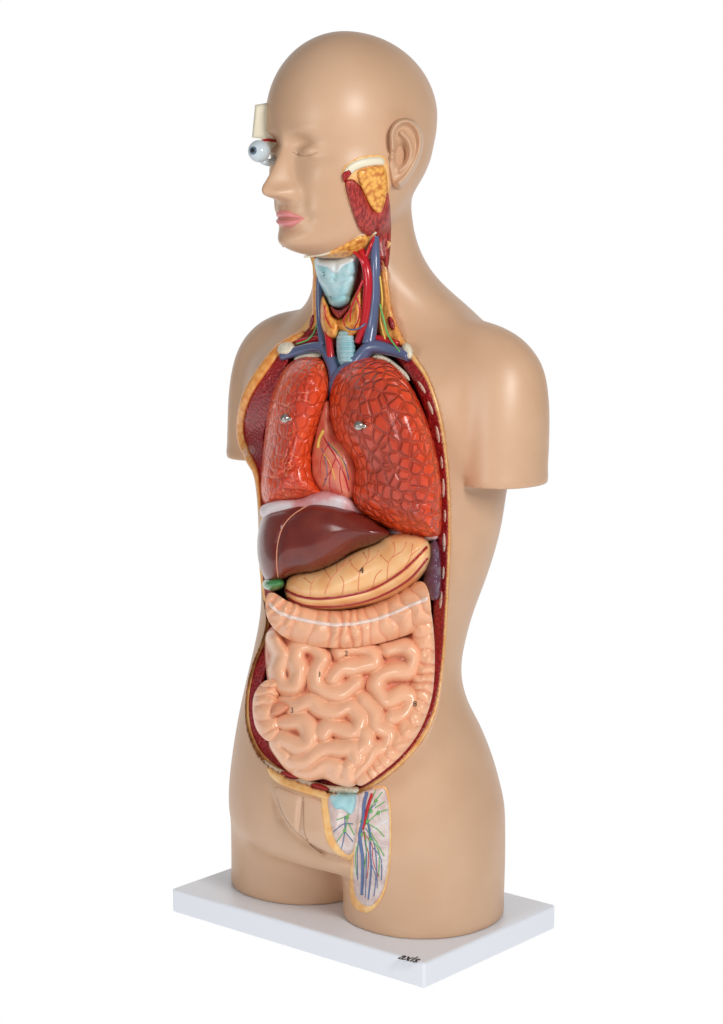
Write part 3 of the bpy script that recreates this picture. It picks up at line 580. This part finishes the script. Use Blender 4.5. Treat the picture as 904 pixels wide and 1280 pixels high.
many('thigh_vein',[[(459,990),(456,1006),(453,1025),(451,1045),(453,1075),(452,1118)]],2.2,'blue2')
many('thigh_vein',[[(456,1020),(463,1038),(462,1060),(465,1085),(461,1124)]],1.2,'blue2')
many('thigh_vein',[[(453,1030),(450,1048),(446,1062),(447,1100)],[(458,1035),(466,1050),(470,1070),(471,1110)],[(455,1050),(459,1068),(457,1090),(458,1122)],[(464,1080),(469,1096),(468,1120)],[(468,1060),(476,1074),(478,1100)],[(471,1005),(464,1012),(460,1022)]],.65,'blue2')
many('thigh_vein',[[(425,1065),(432,1040),(430,1020)],[(418,1040),(430,1030),(442,1030)],[(432,1040),(440,1052)]],.65,'blue2')
many('thigh_artery',[[(466,992),(461,1008),(456,1022),(454,1036)]],2.0,'red')
many('thigh_artery',[[(454,1030),(457,1050),(460,1070),(459,1098)],[(455,1040),(464,1056),(467,1076),(473,1096)]],.5,'red')
many('thigh_lymph',[[(478,990),(470,1002),(462,1012),(459,1026),(463,1050)],[(484,1012),(472,1016),(462,1026),(453,1036)],[(471,988),(464,1000),(458,1014),(451,1028)],[(458,1024),(450,1044),(446,1066),(445,1094)],[(460,1030),(470,1036),(480,1046)],[(420,1025),(434,1020),(444,1012)],[(422,1052),(432,1036),(434,1018)],[(462,1036),(470,1052),(480,1070)],[(457,1040),(458,1064),(454,1090)],[(468,1010),(480,1002)],[(436,1030),(442,1044)],[(464,1046),(474,1066),(474,1094)]],.65,'lymph')
for x,y in ((470,1001),(464,1014),(459,1027),(473,1016),(452,1043),(434,1022),(431,1038),(463,1049)):
    q_=f([x],[y],.008)[0]; tube('lymph_node',[q_-UP*.022,q_,q_+UP*.022],[.008,.02,.008],'lymph',N_,8,.01)
many('thigh_nerve',[[(464,1040),(472,1032),(486,1024)],[(468,1062),(476,1074),(483,1090)],[(456,1050),(466,1072),(470,1104)],[(474,1010),(478,1022),(484,1030)],[(466,1050),(474,1056),(485,1058)],[(470,1070),(484,1074)]],.45,'white')
surftube('panel_seam',[(379,996),(380,1020),(381,1040),(388,1056),(402,1066)],SK,.6,'lid',N_,.012)
surftube('panel_seam',[(345,984),(349,1005),(360,1028),(382,1050),(406,1064),(426,1071)],SK,.45,'lid',N_,.0)
# ---------------------------------------------------------------- backdrop, light, camera
V=[];F=[]; prof=[(-12,-.313),(14,-.313)]+[(14+8*math.sin(a),-.313+8-8*math.cos(a)) for a in np.linspace(0,math.pi/2,14)[1:]]+[(22,26)]
for y,z in prof: V+=[(-20,y,z),(20,y,z)]
for i in range(len(prof)-1): F.append((2*i,2*i+1,2*i+3,2*i+2))
bm_=bpy.data.materials.new('backdrop_white'); bm_.use_nodes=True; nt=bm_.node_tree; nt.nodes.clear(); em=nt.nodes.new('ShaderNodeEmission'); em.inputs[0].default_value=(1,1,1,1); em.inputs[1].default_value=1.0; ou=nt.nodes.new('ShaderNodeOutputMaterial'); nt.links.new(em.outputs[0],ou.inputs[0]); M['bd']=bm_  # backdrop glows by itself: white put in as emission, so no shadow shows
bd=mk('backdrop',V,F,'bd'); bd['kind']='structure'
wd=bpy.data.worlds.new('World'); SC.world=wd; wd.use_nodes=True; wd.node_tree.nodes['Background'].inputs[0].default_value=(1,1,1,1); wd.node_tree.nodes['Background'].inputs[1].default_value=.22
def area(loc,tgt,size,P,sy=None):
    l=bpy.data.lights.new('lamp','AREA'); l.shape='RECTANGLE'; l.size=size; l.size_y=sy or size; l.energy=P; l.color=(1,.985,.96); o=bpy.data.objects.new('studio_lamp',l); COL.objects.link(o); o.location=loc
    o.rotation_euler=(Vector(tgt)-Vector(loc)).to_track_quat('-Z','Y').to_euler()
area((7.5,-15,13),(0,0,6),3.2,2000,6); area((-10,-14,8),(0,0,5),3.5,750,8)
cam=bpy.data.cameras.new('Camera'); cam.sensor_fit='VERTICAL'; cam.sensor_height=24; cam.lens=24*FPX/1280; cam.clip_end=400; co_=bpy.data.objects.new('Camera',cam); COL.objects.link(co_); co_.location=CAM; co_.rotation_euler=(math.pi/2-PIT,0,0); SC.camera=co_
SC.view_settings.view_transform='Standard'; SC.view_settings.look='None'; SC.view_settings.exposure=0
